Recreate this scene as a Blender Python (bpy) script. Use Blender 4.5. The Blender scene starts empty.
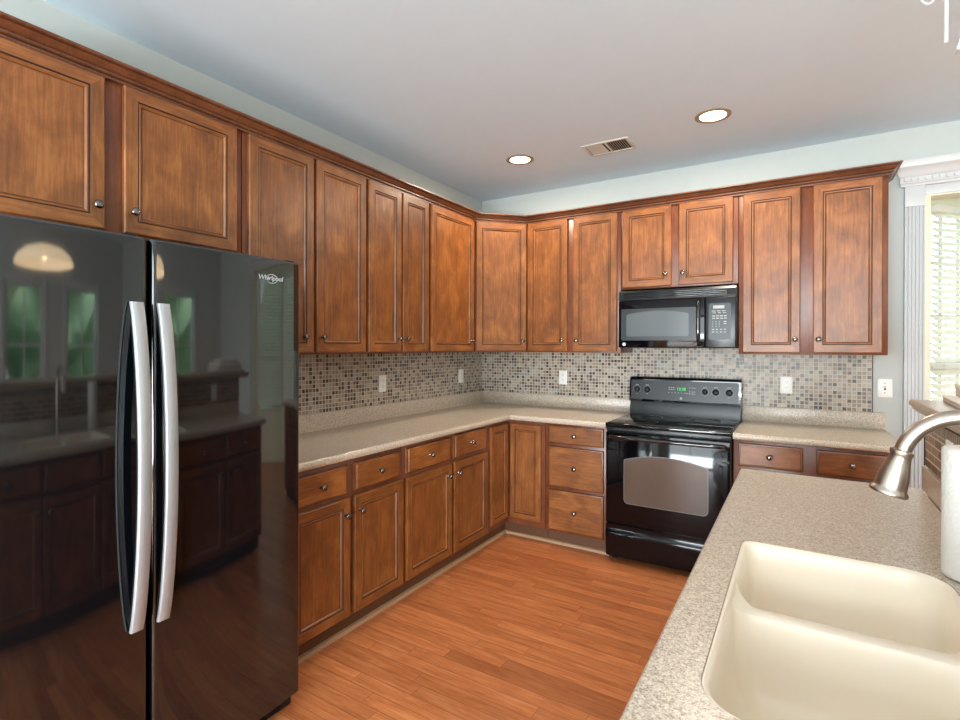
import bpy, bmesh, math, random
from mathutils import Vector, Matrix
random.seed(7)
sc = bpy.context.scene
COL = sc.collection
PI = math.pi

# ------------------------------------------------------------ camera
def make_camera():
    yaw, pit, rol = math.radians(31.772), math.radians(-0.165), math.radians(0.13)
    f = Vector((-math.sin(yaw)*math.cos(pit), math.cos(yaw)*math.cos(pit), math.sin(pit)))
    r = Vector((math.cos(yaw), math.sin(yaw), 0)); u = r.cross(f)
    R = r*math.cos(rol)+u*math.sin(rol); U = -r*math.sin(rol)+u*math.cos(rol)
    m = Matrix((R, U, -f)).transposed().to_4x4(); m.translation = Vector((2.47, -4.018, 1.42))
    cd = bpy.data.cameras.new('camera'); cd.sensor_width = 36; cd.sensor_fit = 'HORIZONTAL'
    cd.lens = 516.178/960*36; cd.shift_y = -11.904/960; cd.clip_start = .05
    o = bpy.data.objects.new('camera', cd); COL.objects.link(o); o.matrix_world = m
    sc.camera = o
make_camera()

# ------------------------------------------------------------ light and exposure
w = bpy.data.worlds.new('world'); sc.world = w; w.use_nodes = True
bg = w.node_tree.nodes['Background']; bg.inputs[0].default_value = (.92, .96, 1, 1); bg.inputs[1].default_value = 4.0
sc.view_settings.view_transform = 'Standard'; sc.view_settings.look = 'None'
sc.view_settings.exposure = 0.3; sc.view_settings.gamma = 1; sc.view_settings.use_curve_mapping = False
sc.cycles.use_denoising = True
sc.cycles.max_bounces = 10; sc.cycles.diffuse_bounces = 6; sc.cycles.glossy_bounces = 5
sc.cycles.transparent_max_bounces = 10; sc.cycles.sample_clamp_indirect = 6
sc.cycles.caustics_reflective = False; sc.cycles.caustics_refractive = False

def area(name, loc, aim, sx, sy, power, col):
    l = bpy.data.lights.new(name, 'AREA'); l.shape = 'RECTANGLE'; l.size = sx; l.size_y = sy
    l.energy = power; l.color = col
    o = bpy.data.objects.new(name, l); COL.objects.link(o); o.location = loc
    o.rotation_euler = Vector(aim).to_track_quat('-Z', 'Y').to_euler()
    return o
# fill lamps added at the unseen back; daylight at side windows and bay
area('rear_fill', (2.6, -7.95, 1.45), (0, 1, .05), 4.2, 2.2, 175, (.88, .95, 1))  # lamp added outside the unseen rear opening to brighten the room
area('ceiling_fill', (2.6, -8.1, .35), (0, 1, .75), 4.2, .8, 430, (.88, .95, 1))  # low lamp added and aimed up to brighten and cool the ceiling
area('daylight_side', (8.2, -1.6, 4.2), (-1, -.05, -.85), 3.2, 2.0, 800, (.86, .95, 1))
area('daylight_bay', (3.9, 2.9, 4.1), (0, -1, -1.), 2.4, 1.6, 90, (.92, .97, 1))

# ------------------------------------------------------------ materials
def s2l(c): return tuple(((v/255)/12.92 if v/255 <= .04045 else ((v/255+.055)/1.055)**2.4) for v in c)+(1,)
def newmat(name):
    m = bpy.data.materials.new(name); m.use_nodes = True
    nt = m.node_tree; b = nt.nodes['Principled BSDF']; return m, nt, b
def N(nt, t, **k):
    n = nt.nodes.new(t)
    for a, v in k.items(): setattr(n, a, v)
    return n
def lk(nt, a, b): nt.links.new(a, b)
def math_(nt, op, a, b=None, c=None):
    n = N(nt, 'ShaderNodeMath', operation=op)
    for i, v in enumerate((a, b, c)):
        if v is None: continue
        if isinstance(v, (int, float)): n.inputs[i].default_value = v
        else: lk(nt, v, n.inputs[i])
    return n.outputs[0]
def ramp(nt, fac, stops, interp='LINEAR'):
    n = N(nt, 'ShaderNodeValToRGB'); cr = n.color_ramp; cr.interpolation = interp
    while len(cr.elements) < len(stops): cr.elements.new(.5)
    for e, (p, c) in zip(cr.elements, stops): e.position = p; e.color = c
    lk(nt, fac, n.inputs[0]); return n.outputs[0]
def mixc(nt, mode, fac, a, b):
    n = N(nt, 'ShaderNodeMix', data_type='RGBA', blend_type=mode)
    for i, v in ((0, fac), (6, a), (7, b)):
        if isinstance(v, (int, float, tuple)): n.inputs[i].default_value = v
        else: lk(nt, v, n.inputs[i])
    return n.outputs[2]
def noise(nt, vec, scale, detail=3, rough=.55, dist=0):
    n = N(nt, 'ShaderNodeTexNoise'); n.inputs['Scale'].default_value = scale; n.inputs['Detail'].default_value = detail
    n.inputs['Roughness'].default_value = rough; n.inputs['Distortion'].default_value = dist
    lk(nt, vec, n.inputs['Vector']); return n.outputs[0]
def mapping(nt, vec, scale=(1, 1, 1), loc=None):
    n = N(nt, 'ShaderNodeMapping'); n.inputs['Scale'].default_value = scale; lk(nt, vec, n.inputs['Vector'])
    if loc is not None: lk(nt, loc, n.inputs['Location'])
    return n.outputs[0]
def bump(nt, b, h, strength=.1, dist=.002):
    n = N(nt, 'ShaderNodeBump'); n.inputs['Strength'].default_value = strength; n.inputs['Distance'].default_value = dist
    lk(nt, h, n.inputs['Height']); lk(nt, n.outputs[0], b.inputs['Normal'])
def plain(name, rgb, rough=.5, metal=0, spec=.5, ior=1.5, coat=0, vary=.04):
    m, nt, b = newmat(name)
    tc = N(nt, 'ShaderNodeTexCoord'); n = noise(nt, tc.outputs['Object'], 9, 2)
    c = s2l(rgb); k = 1-vary
    col = ramp(nt, n, [(.3, (c[0]*k, c[1]*k, c[2]*k, 1)), (.7, c)])
    lk(nt, col, b.inputs['Base Color'])
    b.inputs['Roughness'].default_value = rough; b.inputs['Metallic'].default_value = metal
    b.inputs['Specular IOR Level'].default_value = spec; b.inputs['IOR'].default_value = ior
    b.inputs['Coat Weight'].default_value = coat; b.inputs['Coat Roughness'].default_value = .05
    return m

def wood(name, axis, c1, c2, c3, rough=.36, var=.22):
    """stained maple: grain stretched along the axis, soft blotches, every piece its own tone"""
    m, nt, b = newmat(name)
    tc = N(nt, 'ShaderNodeTexCoord'); oi = N(nt, 'ShaderNodeObjectInfo')
    off = N(nt, 'ShaderNodeCombineXYZ')
    lk(nt, math_(nt, 'MULTIPLY', oi.outputs['Random'], 37.), off.inputs[0])
    lk(nt, math_(nt, 'MULTIPLY', oi.outputs['Random'], 91.), off.inputs[2])
    sc_ = [1, 1, 1]; sc_[axis] = .06
    grain = noise(nt, mapping(nt, tc.outputs['Object'], tuple(95*s for s in sc_), off.outputs[0]), 1, 4, .65, .4)
    sb = [1, 1, 1]; sb[axis] = .6
    blot = noise(nt, mapping(nt, tc.outputs['Object'], tuple(9*s for s in sb), off.outputs[0]), 1, 4, .6, .6)
    flame = noise(nt, mapping(nt, tc.outputs['Object'], tuple(22*s if s == 1 else 5 for s in sc_), off.outputs[0]), 1, 2, .5, 1.5)
    f = math_(nt, 'ADD', math_(nt, 'MULTIPLY', grain, .42), math_(nt, 'ADD', math_(nt, 'MULTIPLY', blot, .50), math_(nt, 'MULTIPLY', flame, .08)))
    col = ramp(nt, f, [(.30, s2l(c1)), (.5, s2l(c2)), (.68, s2l(c3))])
    v = math_(nt, 'ADD', math_(nt, 'MULTIPLY', oi.outputs['Random'], var), 1-var/2)
    hs = N(nt, 'ShaderNodeHueSaturation'); lk(nt, v, hs.inputs['Value']); lk(nt, col, hs.inputs['Color'])
    lk(nt, hs.outputs[0], b.inputs['Base Color'])
    b.inputs['Roughness'].default_value = rough
    b.inputs['Coat Weight'].default_value = .15; b.inputs['Coat Roughness'].default_value = .3
    bump(nt, b, grain, .08, .001)
    return m
WC = ((82, 45, 20), (132, 78, 36), (172, 110, 56))
M_WV = wood('maple_upright_grain', 2, *WC)
M_WH = wood('maple_level_grain', 0, *WC)
M_FV = wood('maple_frame', 2, (80, 42, 24), (112, 60, 34), (138, 78, 46), var=.12)
M_CR = wood('maple_crown', 0, (72, 40, 24), (104, 60, 36), (132, 80, 50), var=.1)
M_GROOVE = plain('dark_glaze', (52, 25, 12), .5)
M_TOE = plain('toe_board_brown', (96, 62, 40), .5)
M_SHOE = plain('shoe_moulding_tan', (176, 140, 106), .45)

def speckle(name, base, dark, light, rough=.28):
    m, nt, b = newmat(name)
    tc = N(nt, 'ShaderNodeTexCoord')
    n1 = noise(nt, tc.outputs['Object'], 170, 2, .7); n2 = noise(nt, tc.outputs['Object'], 330, 1, .6); n3 = noise(nt, tc.outputs['Object'], 3, 2)
    col = ramp(nt, n1, [(.38, s2l(dark)), (.47, s2l(base)), (.54, s2l(base)), (.62, s2l(light))])
    col2 = ramp(nt, n2, [(.38, s2l(dark)), (.5, s2l(base)), (.64, s2l(light))])
    c = mixc(nt, 'MIX', .45, col, col2)
    c = mixc(nt, 'MULTIPLY', 1., c, ramp(nt, n3, [(.3, (.94, .94, .94, 1)), (.7, (1, 1, 1, 1))]))
    lk(nt, c, b.inputs['Base Color']); b.inputs['Roughness'].default_value = rough
    return m
M_TOP = speckle('speckled_solid_surface', (204, 190, 172), (142, 124, 106), (232, 222, 206))

def tile_mat(name, tw, th, cols, grout, gw=.09, rough=.34, streak=False, offset=0):
    m, nt, b = newmat(name)
    tc = N(nt, 'ShaderNodeTexCoord'); sp = N(nt, 'ShaderNodeSeparateXYZ'); lk(nt, tc.outputs['Object'], sp.inputs[0])
    u = math_(nt, 'DIVIDE', sp.outputs[0], tw); v = math_(nt, 'DIVIDE', sp.outputs[2], th)
    fv = math_(nt, 'FLOOR', v)
    if offset: u = math_(nt, 'ADD', u, math_(nt, 'MULTIPLY', math_(nt, 'MODULO', fv, 2), offset))
    fu = math_(nt, 'FLOOR', u); ru = math_(nt, 'FRACT', u); rv = math_(nt, 'FRACT', v)
    gx = gw*min(1, th/tw)
    def band(r, g): return math_(nt, 'MULTIPLY', math_(nt, 'GREATER_THAN', r, g), math_(nt, 'LESS_THAN', r, 1-g))
    tile = math_(nt, 'MULTIPLY', band(ru, gx), band(rv, gw))
    cv = N(nt, 'ShaderNodeCombineXYZ'); lk(nt, fu, cv.inputs[0]); lk(nt, fv, cv.inputs[1])
    wn = N(nt, 'ShaderNodeTexWhiteNoise', noise_dimensions='2D'); lk(nt, cv.outputs[0], wn.inputs['Vector'])
    n = len(cols); acc = 0; st = []
    tot = sum(k for k, _ in cols)
    for k, c in cols: st.append((acc/tot, s2l(c))); acc += k
    col = ramp(nt, wn.outputs[0], st, 'CONSTANT')
    fine = noise(nt, mapping(nt, tc.outputs['Object'], (300, 300, 25) if streak else (90, 90, 90)), 1, 3, .7)
    col = mixc(nt, 'MULTIPLY', 1., col, ramp(nt, fine, [(.3, (.7, .68, .66, 1)), (.65, (1.06, 1.06, 1.06, 1))]))
    col = mixc(nt, 'MIX', tile, s2l(grout), col)
    lk(nt, col, b.inputs['Base Color'])
    lk(nt, math_(nt, 'SUBTRACT', .75, math_(nt, 'MULTIPLY', tile, .75-rough)), b.inputs['Roughness'])
    bump(nt, b, tile, .25, .001)
    return m
M_TILE = tile_mat('glass_mosaic_tile', .0254, .0254,
    [(20, (178, 164, 144)), (20, (156, 140, 122)), (17, (134, 116, 98)), (14, (108, 90, 74)), (10, (84, 66, 54)), (7, (60, 46, 38)), (12, (160, 158, 152))],
    (196, 190, 180))
M_BARTILE = tile_mat('brown_strip_tile', .10, .030, [(3, (128, 98, 76)), (3, (146, 114, 90)), (2, (108, 82, 64))], (206, 194, 178), .08, .4, True, .5)
M_LIST = tile_mat('brown_listello_tile', .022, .045, [(3, (110, 88, 70)), (3, (132, 108, 88)), (2, (90, 70, 56))], (190, 176, 158), .1, .4, True)

def floor_mat():
    m, nt, b = newmat('oak_plank_floor')
    tc = N(nt, 'ShaderNodeTexCoord'); sp = N(nt, 'ShaderNodeSeparateXYZ'); lk(nt, tc.outputs['Object'], sp.inputs[0])
    pw = .070; L = .85
    v = math_(nt, 'DIVIDE', sp.outputs[1], pw); fv = math_(nt, 'FLOOR', v); rv = math_(nt, 'FRACT', v)
    wn = N(nt, 'ShaderNodeTexWhiteNoise', noise_dimensions='1D'); lk(nt, fv, wn.inputs['W'])
    u = math_(nt, 'ADD', math_(nt, 'DIVIDE', sp.outputs[0], L), math_(nt, 'MULTIPLY', wn.outputs[0], 7.3)); fu = math_(nt, 'FLOOR', u); ru = math_(nt, 'FRACT', u)
    cv = N(nt, 'ShaderNodeCombineXYZ'); lk(nt, fu, cv.inputs[0]); lk(nt, fv, cv.inputs[1])
    w2 = N(nt, 'ShaderNodeTexWhiteNoise', noise_dimensions='2D'); lk(nt, cv.outputs[0], w2.inputs['Vector'])
    off = N(nt, 'ShaderNodeCombineXYZ'); lk(nt, math_(nt, 'MULTIPLY', w2.outputs[0], 53), off.inputs[0]); lk(nt, math_(nt, 'MULTIPLY', w2.outputs[0], 17), off.inputs[1])
    grain = noise(nt, mapping(nt, tc.outputs['Object'], (5, 75, 1), off.outputs[0]), 1, 5, .65, 1.1)
    broad = noise(nt, mapping(nt, tc.outputs['Object'], (2.2, 16, 1), off.outputs[0]), 1, 3, .6, 1.6)
    f = math_(nt, 'ADD', math_(nt, 'MULTIPLY', grain, .5), math_(nt, 'MULTIPLY', broad, .5))
    col = ramp(nt, f, [(.3, s2l((162, 90, 50))), (.46, s2l((198, 120, 72))), (.56, s2l((210, 132, 82))), (.72, s2l((228, 156, 106)))])
    tone = ramp(nt, w2.outputs[0], [(0, (.72, .68, .66, 1)), (.3, (.92, .90, .88, 1)), (.7, (1., 1., 1., 1)), (1, (1.12, 1.12, 1.1, 1))])
    col = mixc(nt, 'MULTIPLY', 1., col, tone)
    edge = math_(nt, 'MULTIPLY', math_(nt, 'MULTIPLY', math_(nt, 'GREATER_THAN', rv, .02), math_(nt, 'LESS_THAN', rv, .98)), math_(nt, 'GREATER_THAN', ru, .0025))
    col = mixc(nt, 'MIX', math_(nt, 'ADD', math_(nt, 'MULTIPLY', edge, .6), .4), s2l((112, 54, 28)), col)
    lk(nt, col, b.inputs['Base Color'])
    b.inputs['Roughness'].default_value = .3
    bump(nt, b, math_(nt, 'ADD', math_(nt, 'MULTIPLY', edge, 1.), math_(nt, 'MULTIPLY', grain, .3)), .12, .001)
    return m
M_FLOOR = floor_mat()
M_WALL = plain('pale_green_grey_paint', (190, 195, 192), .8, vary=.02)
M_CEIL = plain('ceiling_paint', (208, 224, 236), .85, vary=.02)
M_TRIM = plain('white_trim_paint', (202, 204, 205), .4, vary=.02)
M_JAMB = plain('cream_jamb_paint', (226, 224, 200), .5, vary=.02)
M_BLACK = plain('gloss_black_enamel', (8, 13, 18), .05, ior=1.85, vary=.0)
M_BLACK2 = plain('satin_black_enamel', (20, 23, 27), .28, vary=.0)
M_BLACKM = plain('matt_black_plastic', (14, 14, 15), .5, vary=0)
M_GLASSTOP = plain('black_ceramic_glass', (5, 6, 8), .07, ior=1.6, vary=0)
M_CHAR = plain('charcoal_control_panel', (25, 29, 33), .3, vary=.02)
M_STEEL = plain('brushed_steel_bar', (176, 180, 184), .48, metal=.6, vary=.03)
M_OVEN = plain('oven_black_enamel', (9, 8, 12), .06, ior=1.4, vary=.0)
M_RIM = plain('window_rim_grey', (96, 100, 104), .35, metal=.4)
M_NICKEL = plain('brushed_nickel', (184, 173, 160), .3, metal=1, vary=.04)
M_KNOB = plain('polished_nickel', (132, 126, 120), .14, metal=1, vary=.02)
M_OVENWIN = plain('oven_window_glass', (88, 72, 62), .12, vary=.05, ior=1.6)
M_MWWIN = plain('microwave_window_mesh', (84, 91, 95), .2, vary=.03)
M_WHITE = plain('white_plastic', (238, 238, 234), .35, vary=.01)
M_SLOT = plain('slot_dark', (60, 60, 58), .6)
M_SINK = plain('ivory_sink_composite', (238, 226, 206), .3, vary=.02)
M_PAPER = plain('white_paper', (236, 232, 226), .9, vary=.03)
M_CARD = plain('pale_grey_card', (196, 190, 186), .6, vary=.04)
M_BAR = plain('bar_edge_brown', (166, 140, 118), .3, vary=.05)
M_PRINT = plain('white_print', (172, 178, 180), .5, vary=0)
M_VENT = plain('vent_cream_metal', (206, 202, 190), .5, vary=.02)
M_BLIND, nt, b = newmat('white_blind_slat'); b.inputs['Base Color'].default_value = s2l((244, 244, 240))
tl = N(nt, 'ShaderNodeBsdfTranslucent'); tl.inputs[0].default_value = s2l((244, 244, 238)); mx = N(nt, 'ShaderNodeMixShader'); mx.inputs[0].default_value = .55
lk(nt, b.outputs[0], mx.inputs[1]); lk(nt, tl.outputs[0], mx.inputs[2]); lk(nt, mx.outputs[0], nt.nodes['Material Output'].inputs[0])
M_GREEN = plain('foliage_green', (150, 184, 140), .8, vary=.5)
M_SHADE, nt, b = newmat('frosted_shade'); b.inputs['Base Color'].default_value = s2l((240, 226, 200)); b.inputs['Emission Color'].default_value = s2l((255, 224, 180)); b.inputs['Emission Strength'].default_value = 4
def emit(name, rgb, s):
    m, nt, b = newmat(name); b.inputs['Base Color'].default_value = (0, 0, 0, 1)
    b.inputs['Emission Color'].default_value = s2l(rgb); b.inputs['Emission Strength'].default_value = s; return m
M_LAMP = emit('lamp_lens_glow', (255, 246, 228), 6)
M_DIGIT = emit('green_digits', (60, 230, 90), 1.2)
def glass(name):
    m, nt, b = newmat(name); nt.nodes.remove(b)
    tr = N(nt, 'ShaderNodeBsdfTransparent'); gl = N(nt, 'ShaderNodeBsdfGlossy'); gl.inputs['Roughness'].default_value = .02
    mx = N(nt, 'ShaderNodeMixShader'); mx.inputs[0].default_value = .05; out = nt.nodes['Material Output']
    tr.inputs[0].default_value = (.97, .985, .98, 1)
    lk(nt, tr.outputs[0], mx.inputs[1]); lk(nt, gl.outputs[0], mx.inputs[2]); lk(nt, mx.outputs[0], out.inputs[0]); return m
M_GLASS = glass('window_glass')

# ------------------------------------------------------------ mesh helpers
def box(bm, x0, x1, y0, y1, z0, z1, bev=0, mi=0, seg=2):
    vs = [bm.verts.new((x, y, z)) for x in (x0, x1) for y in (y0, y1) for z in (z0, z1)]
    idx = [(0, 1, 3, 2), (4, 6, 7, 5), (0, 4, 5, 1), (2, 3, 7, 6), (0, 2, 6, 4), (1, 5, 7, 3)]
    fs = [bm.faces.new([vs[i] for i in q]) for q in idx]
    for f in fs: f.material_index = mi
    if bev:
        es = list({e for f in fs for e in f.edges})
        bmesh.ops.bevel(bm, geom=es, offset=bev, segments=seg, affect='EDGES', profile=.5, material=-1)
def loft(bm, rings, cap0=True, cap1=True, mi=0, closed=True, fmi=None):
    R = [[bm.verts.new(p) for p in r] for r in rings]; n = len(R[0])
    for a, b_ in zip(R, R[1:]):
        for i in range(n if closed else n-1):
            j = (i+1) % n
            f = bm.faces.new((a[i], a[j], b_[j], b_[i])); f.material_index = fmi(i) if fmi else mi
    if cap0: f = bm.faces.new(list(reversed(R[0]))); f.material_index = mi
    if cap1: f = bm.faces.new(R[-1]); f.material_index = mi
    return R
def lathe(bm, prof, c=(0, 0, 0), ax=(0, 0, 1), n=24, mi=0):
    """prof = (radius, distance along axis)"""
    a = Vector(ax).normalized(); t = a.orthogonal().normalized(); s = a.cross(t); c = Vector(c)
    rings = [[c+a*h+(t*math.cos(2*PI*i/n)+s*math.sin(2*PI*i/n))*max(r, 1e-4) for i in range(n)] for r, h in prof]
    loft(bm, rings, mi=mi)
def tube(bm, pts, r, n=12, mi=0, cap=True):
    P = [Vector(p) for p in pts]; rings = []; t0 = (P[1]-P[0]).normalized(); u = t0.orthogonal().normalized()
    for i, p in enumerate(P):
        t = ((P[min(i+1, len(P)-1)]-P[max(i-1, 0)])).normalized()
        u = (u-t*u.dot(t)).normalized(); v = t.cross(u)
        rr = r[i] if isinstance(r, (list, tuple)) else r
        rings.append([p+(u*math.cos(2*PI*k/n)+v*math.sin(2*PI*k/n))*rr for k in range(n)])
    loft(bm, rings, cap, cap, mi)
def prism(bm, poly, a, b, f, mi=0):
    """poly in 2-D, extruded from a to b; f(p, q, t) -> xyz"""
    loft(bm, [[f(p, q, a) for p, q in poly], [f(p, q, b) for p, q in poly]], mi=mi)
def rrect(x0, x1, y0, y1, r, z, n=6):
    """rounded rectangle loop; r = one radius or four (x1y1, x0y1, x0y0, x1y0)"""
    rs = r if isinstance(r, (tuple, list)) else (r,)*4; out = []
    for k, (cx, cy, sx, sy) in enumerate(((x1, y1, -1, -1), (x0, y1, 1, -1), (x0, y0, 1, 1), (x1, y0, -1, 1))):
        q = rs[k]
        for i in range(n+1):
            a = PI/2*k+PI/2*i/n
            out.append((cx+sx*q+q*math.cos(a), cy+sy*q+q*math.sin(a), z))
    return out
def obj(name, bm, mats, parent=None, loc=None, rot=None, smooth=35):
    bmesh.ops.recalc_face_normals(bm, faces=bm.faces)
    me = bpy.data.meshes.new(name); bm.to_mesh(me); bm.free()
    for m in (mats if isinstance(mats, (list, tuple)) else [mats]): me.materials.append(m)
    if smooth:
        me.shade_smooth(); me.set_sharp_from_angle(angle=math.radians(smooth))
    o = bpy.data.objects.new(name, me); COL.objects.link(o)
    if parent: o.parent = parent
    if loc is not None: o.location = loc
    if rot is not None: o.rotation_euler = rot
    return o
def thing(name, label, cat, loc=(0, 0, 0), rotz=0, group=None):
    o = bpy.data.objects.new(name, None); COL.objects.link(o); o.location = loc; o.rotation_euler = (0, 0, rotz)
    o.empty_display_size = .1
    return tag(o, label, cat, group)
def tag(o, label, cat, group=None):
    o['label'] = label; o['category'] = cat
    if group: o['group'] = group
    return o
def struct(name, bm, m, **k):
    o = obj(name, bm, m, **k); o['kind'] = 'structure'; return o
def NB(): return bmesh.new()
def text(name, s, size, m, parent, loc, rot, extrude=.0004, align='CENTER', shear=0, offset=0):
    cu = bpy.data.curves.new(name, 'FONT'); cu.body = s; cu.size = size; cu.extrude = extrude; cu.align_x = align; cu.align_y = 'CENTER'
    cu.shear = shear; cu.offset = offset
    t = bpy.data.objects.new(name+'_curve', cu); COL.objects.link(t)
    dg = bpy.context.evaluated_depsgraph_get(); me = bpy.data.meshes.new_from_object(t.evaluated_get(dg))
    bpy.data.objects.remove(t); me.materials.clear(); me.materials.append(m)
    o = bpy.data.objects.new(name, me); COL.objects.link(o); o.parent = parent; o.location = loc; o.rotation_euler = rot
    return o

# ------------------------------------------------------------ room
H = 2.743; XR = 6.3; YB = -7.6
def slab(name, m, *b):
    bm = NB(); box(bm, *b); return struct(name, bm, m, smooth=0)
slab('floor', M_FLOOR, -.1, XR+.1, YB-.1, 1.5, -.06, 0)
slab('ceiling', M_CEIL, -.1, XR+.1, YB-.1, 1.5, H, H+.08)
slab('wall_left', M_WALL, -.12, 0, YB-.1, .12, 0, H)
OX0, OX1, OZ = 3.125, 4.62, 2.33          # cased opening to the bay
bm = NB(); box(bm, 0, OX0, 0, .12, 0, H); box(bm, OX1, XR, 0, .12, 0, H); box(bm, OX0, OX1, 0, .12, OZ, H)
struct('wall_back', bm, M_WALL, smooth=0)
# right wall with two windows, front wall with an unseen glazed opening added for light
def wall_holes(name, axis, c0, c1, a0, a1, holes, m):
    bm = NB(); cur = a0
    def bx(p, q, z0, z1):
        if q-p < 1e-4 or z1-z0 < 1e-4: return
        if axis == 'x': box(bm, c0, c1, p, q, z0, z1)
        else: box(bm, p, q, c0, c1, z0, z1)
    for (p, q, z0, z1) in sorted(holes):
        bx(cur, p, 0, H); bx(p, q, 0, z0); bx(p, q, z1, H); cur = q
    bx(cur, a1, 0, H); return struct(name, bm, m, smooth=0)
RW = [(-2.95, -2.15, .75, 2.1), (-1.62, -.80, .75, 2.1)]
wall_holes('wall_right', 'x', XR, XR+.12, YB, 0, RW, M_WALL)
FW = [(.5, 4.7, .05, 2.5)]
wall_holes('wall_front', 'y', YB-.12, YB, 0, XR, FW, M_WALL)
def window_frame(name, axis, c, p, q, z0, z1, nv=1, nh=1, th=.05):
    bm = NB()
    def bx(a, b, u, v, d=.03):
        if axis == 'x': box(bm, c-d, c+d, a, b, u, v, .004)
        else: box(bm, a, b, c-d, c+d, u, v, .004)
    bx(p, p+th, z0, z1); bx(q-th, q, z0, z1); bx(p+th, q-th, z0, z0+th); bx(p+th, q-th, z1-th, z1)
    for i in range(nv): x = p+(q-p)*(i+1)/(nv+1); bx(x-.012, x+.012, z0+th, z1-th, .012)
    for i in range(nh): z = z0+(z1-z0)*(i+1)/(nh+1); bx(p+th, q-th, z-.015, z+.015, .02)
    o = struct(name, bm, M_TRIM)
    g = NB()
    if axis == 'x': box(g, c-.003, c+.003, p+th, q-th, z0+th, z1-th)
    else: box(g, p+th, q-th, c-.003, c+.003, z0+th, z1-th)
    obj('window_glass', g, M_GLASS, o, smooth=0)
window_frame('window_2', 'x', XR+.06, -2.95, -2.15, .75, 2.1)
window_frame('window_3', 'x', XR+.06, -1.62, -.80, .75, 2.1)
window_frame('window_4', 'y', YB-.06, .5, 4.7, .05, 2.5, 3, 0)
for k, (p, q, z0, z1) in enumerate(RW):
    bm = NB(); box(bm, XR-.02, XR, p-.09, p, z0-.09, z1+.09, .004); box(bm, XR-.02, XR, q, q+.09, z0-.09, z1+.09, .004)
    box(bm, XR-.02, XR, p, q, z1, z1+.09, .004); box(bm, XR-.03, XR, p-.1, q+.1, z0-.04, z0, .004)
    struct('trim_%d' % (k+5), bm, M_TRIM)

# bay beyond the opening: two angled sides and a back, each with a window and blinds
def bay():
    P = [(3.15, .12), (3.62, .78), (4.18, .78), (4.60, .12)]
    P = [(3.135, .12), (3.60, .62), (4.15, .62), (4.61, .12)]
    nm = ['wall_bay_left', 'wall_bay_back', 'wall_bay_right']
    for i in range(3):
        a = Vector(P[i]+(0,)); b = Vector(P[i+1]+(0,)); L = (b-a).length; ang = math.atan2(b.y-a.y, b.x-a.x)
        m0, z0, z1 = .03, .62, 2.30
        bm = NB(); box(bm, 0, L, 0, .1, 0, z0); box(bm, 0, L, 0, .1, z1, H); box(bm, 0, m0, 0, .1, z0, z1); box(bm, L-m0, L, 0, .1, z0, z1)
        wv = struct(nm[i], bm, M_JAMB, smooth=0, loc=a, rot=(0, 0, ang))
        # sash
        bm = NB(); q = .035
        for s0, s1, zz0, zz1 in ((m0, m0+q, z0, z1), (L-m0-q, L-m0, z0, z1), (m0+q, L-m0-q, z0, z0+q), (m0+q, L-m0-q, z1-q, z1), (m0+q, L-m0-q, 1.27, 1.33)):
            box(bm, s0, s1, .03, .07, zz0, zz1, .003)
        for z in (1.62, 1.95, .98): box(bm, m0+q, L-m0-q, .045, .06, z-.008, z+.008)
        for k in (1, 2, 3): s = m0+(L-2*m0)*k/4; box(bm, s-.008, s+.008, .045, .06, z0+q, z1-q)
        wf = struct('window_%d' % (1 if i == 0 else i+5), bm, M_TRIM, loc=a, rot=(0, 0, ang))
        g = NB(); box(g, m0+q, L-m0-q, .05, .054, z0+q, z1-q); obj('window_glass', g, M_GLASS, wf, smooth=0)
        # blinds
        bl = thing('window_blind', ['white horizontal blinds in the narrow window at the right edge of the photo', 'white horizontal blinds in the middle bay window', 'white horizontal blinds in the far bay window'][i], 'blind', a, ang)
        bm = NB(); box(bm, m0, L-m0, -.035, .02, z1-.05, z1-.005, .004); obj('head_rail', bm, M_BLIND, bl)
        bm = NB(); z = z1-.07
        while z > z0+.06:
            vs = [(m0+.004, -.022, z-.015), (L-m0-.004, -.022, z-.015), (L-m0-.004, .010, z+.016), (m0+.004, .010, z+.016)]
            loft(bm, [[Vector(v) for v in vs], [Vector(v)+Vector((0, 0, .002)) for v in vs]]); z -= .042
        s = obj('slats', bm, M_BLIND, bl, smooth=0)
        bm = NB(); box(bm, m0+.004, L-m0-.004, -.026, .01, z0+.03, z0+.05, .003); obj('bottom_rail', bm, M_BLIND, bl)
        bm = NB()
        for s_ in (m0+.08, L-m0-.08): tube(bm, [(s_, -.03, z0+.05), (s_, -.03, z1-.05)], .0012, 5)
        obj('lift_cord', bm, M_BLIND, bl)
bay()

# fluted casing round the opening and its dentil cornice
def pilaster(n, x0, x1):
    bm = NB(); z0, z1 = .30, 2.265
    box(bm, x0, x1, -.018, 0, 0, 2.385, .002)
    box(bm, x0-.006, x1+.006, -.030, -.018, 0, .30, .003)            # plinth
    box(bm, x0-.001, x1+.001, -.030, -.018, z1, 2.385, .003)          # cap block
    k = 5; wd = (x1-x0); p = wd/(k*2+1)
    for i in range(k+1):
        a = x0+p*2*i; box(bm, a, a+p, -.027, -.017, z0, z1, .003, seg=2)
    return struct('trim_%d' % n, bm, M_TRIM)
pilaster(1, 3.005, 3.100); pilaster(2, 4.645, 4.740)
bm = NB()
prof = [(0, 2.385), (-.032, 2.385), (-.032, 2.398), (-.040, 2.405), (-.040, 2.437), (-.050, 2.445), (-.060, 2.462), (-.072, 2.478), (-.090, 2.490), (-.095, 2.505), (-.095, 2.528), (0, 2.528)]
loft(bm, [[(3.005+y*.62, y, z) for y, z in prof], [(4.74-y*.62, y, z) for y, z in prof]])
x = 3.0
while x < 4.73: box(bm, x, x+.016, -.052, -.038, 2.412, 2.434); x += .032
struct('trim_3', bm, M_TRIM, smooth=20)
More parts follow.
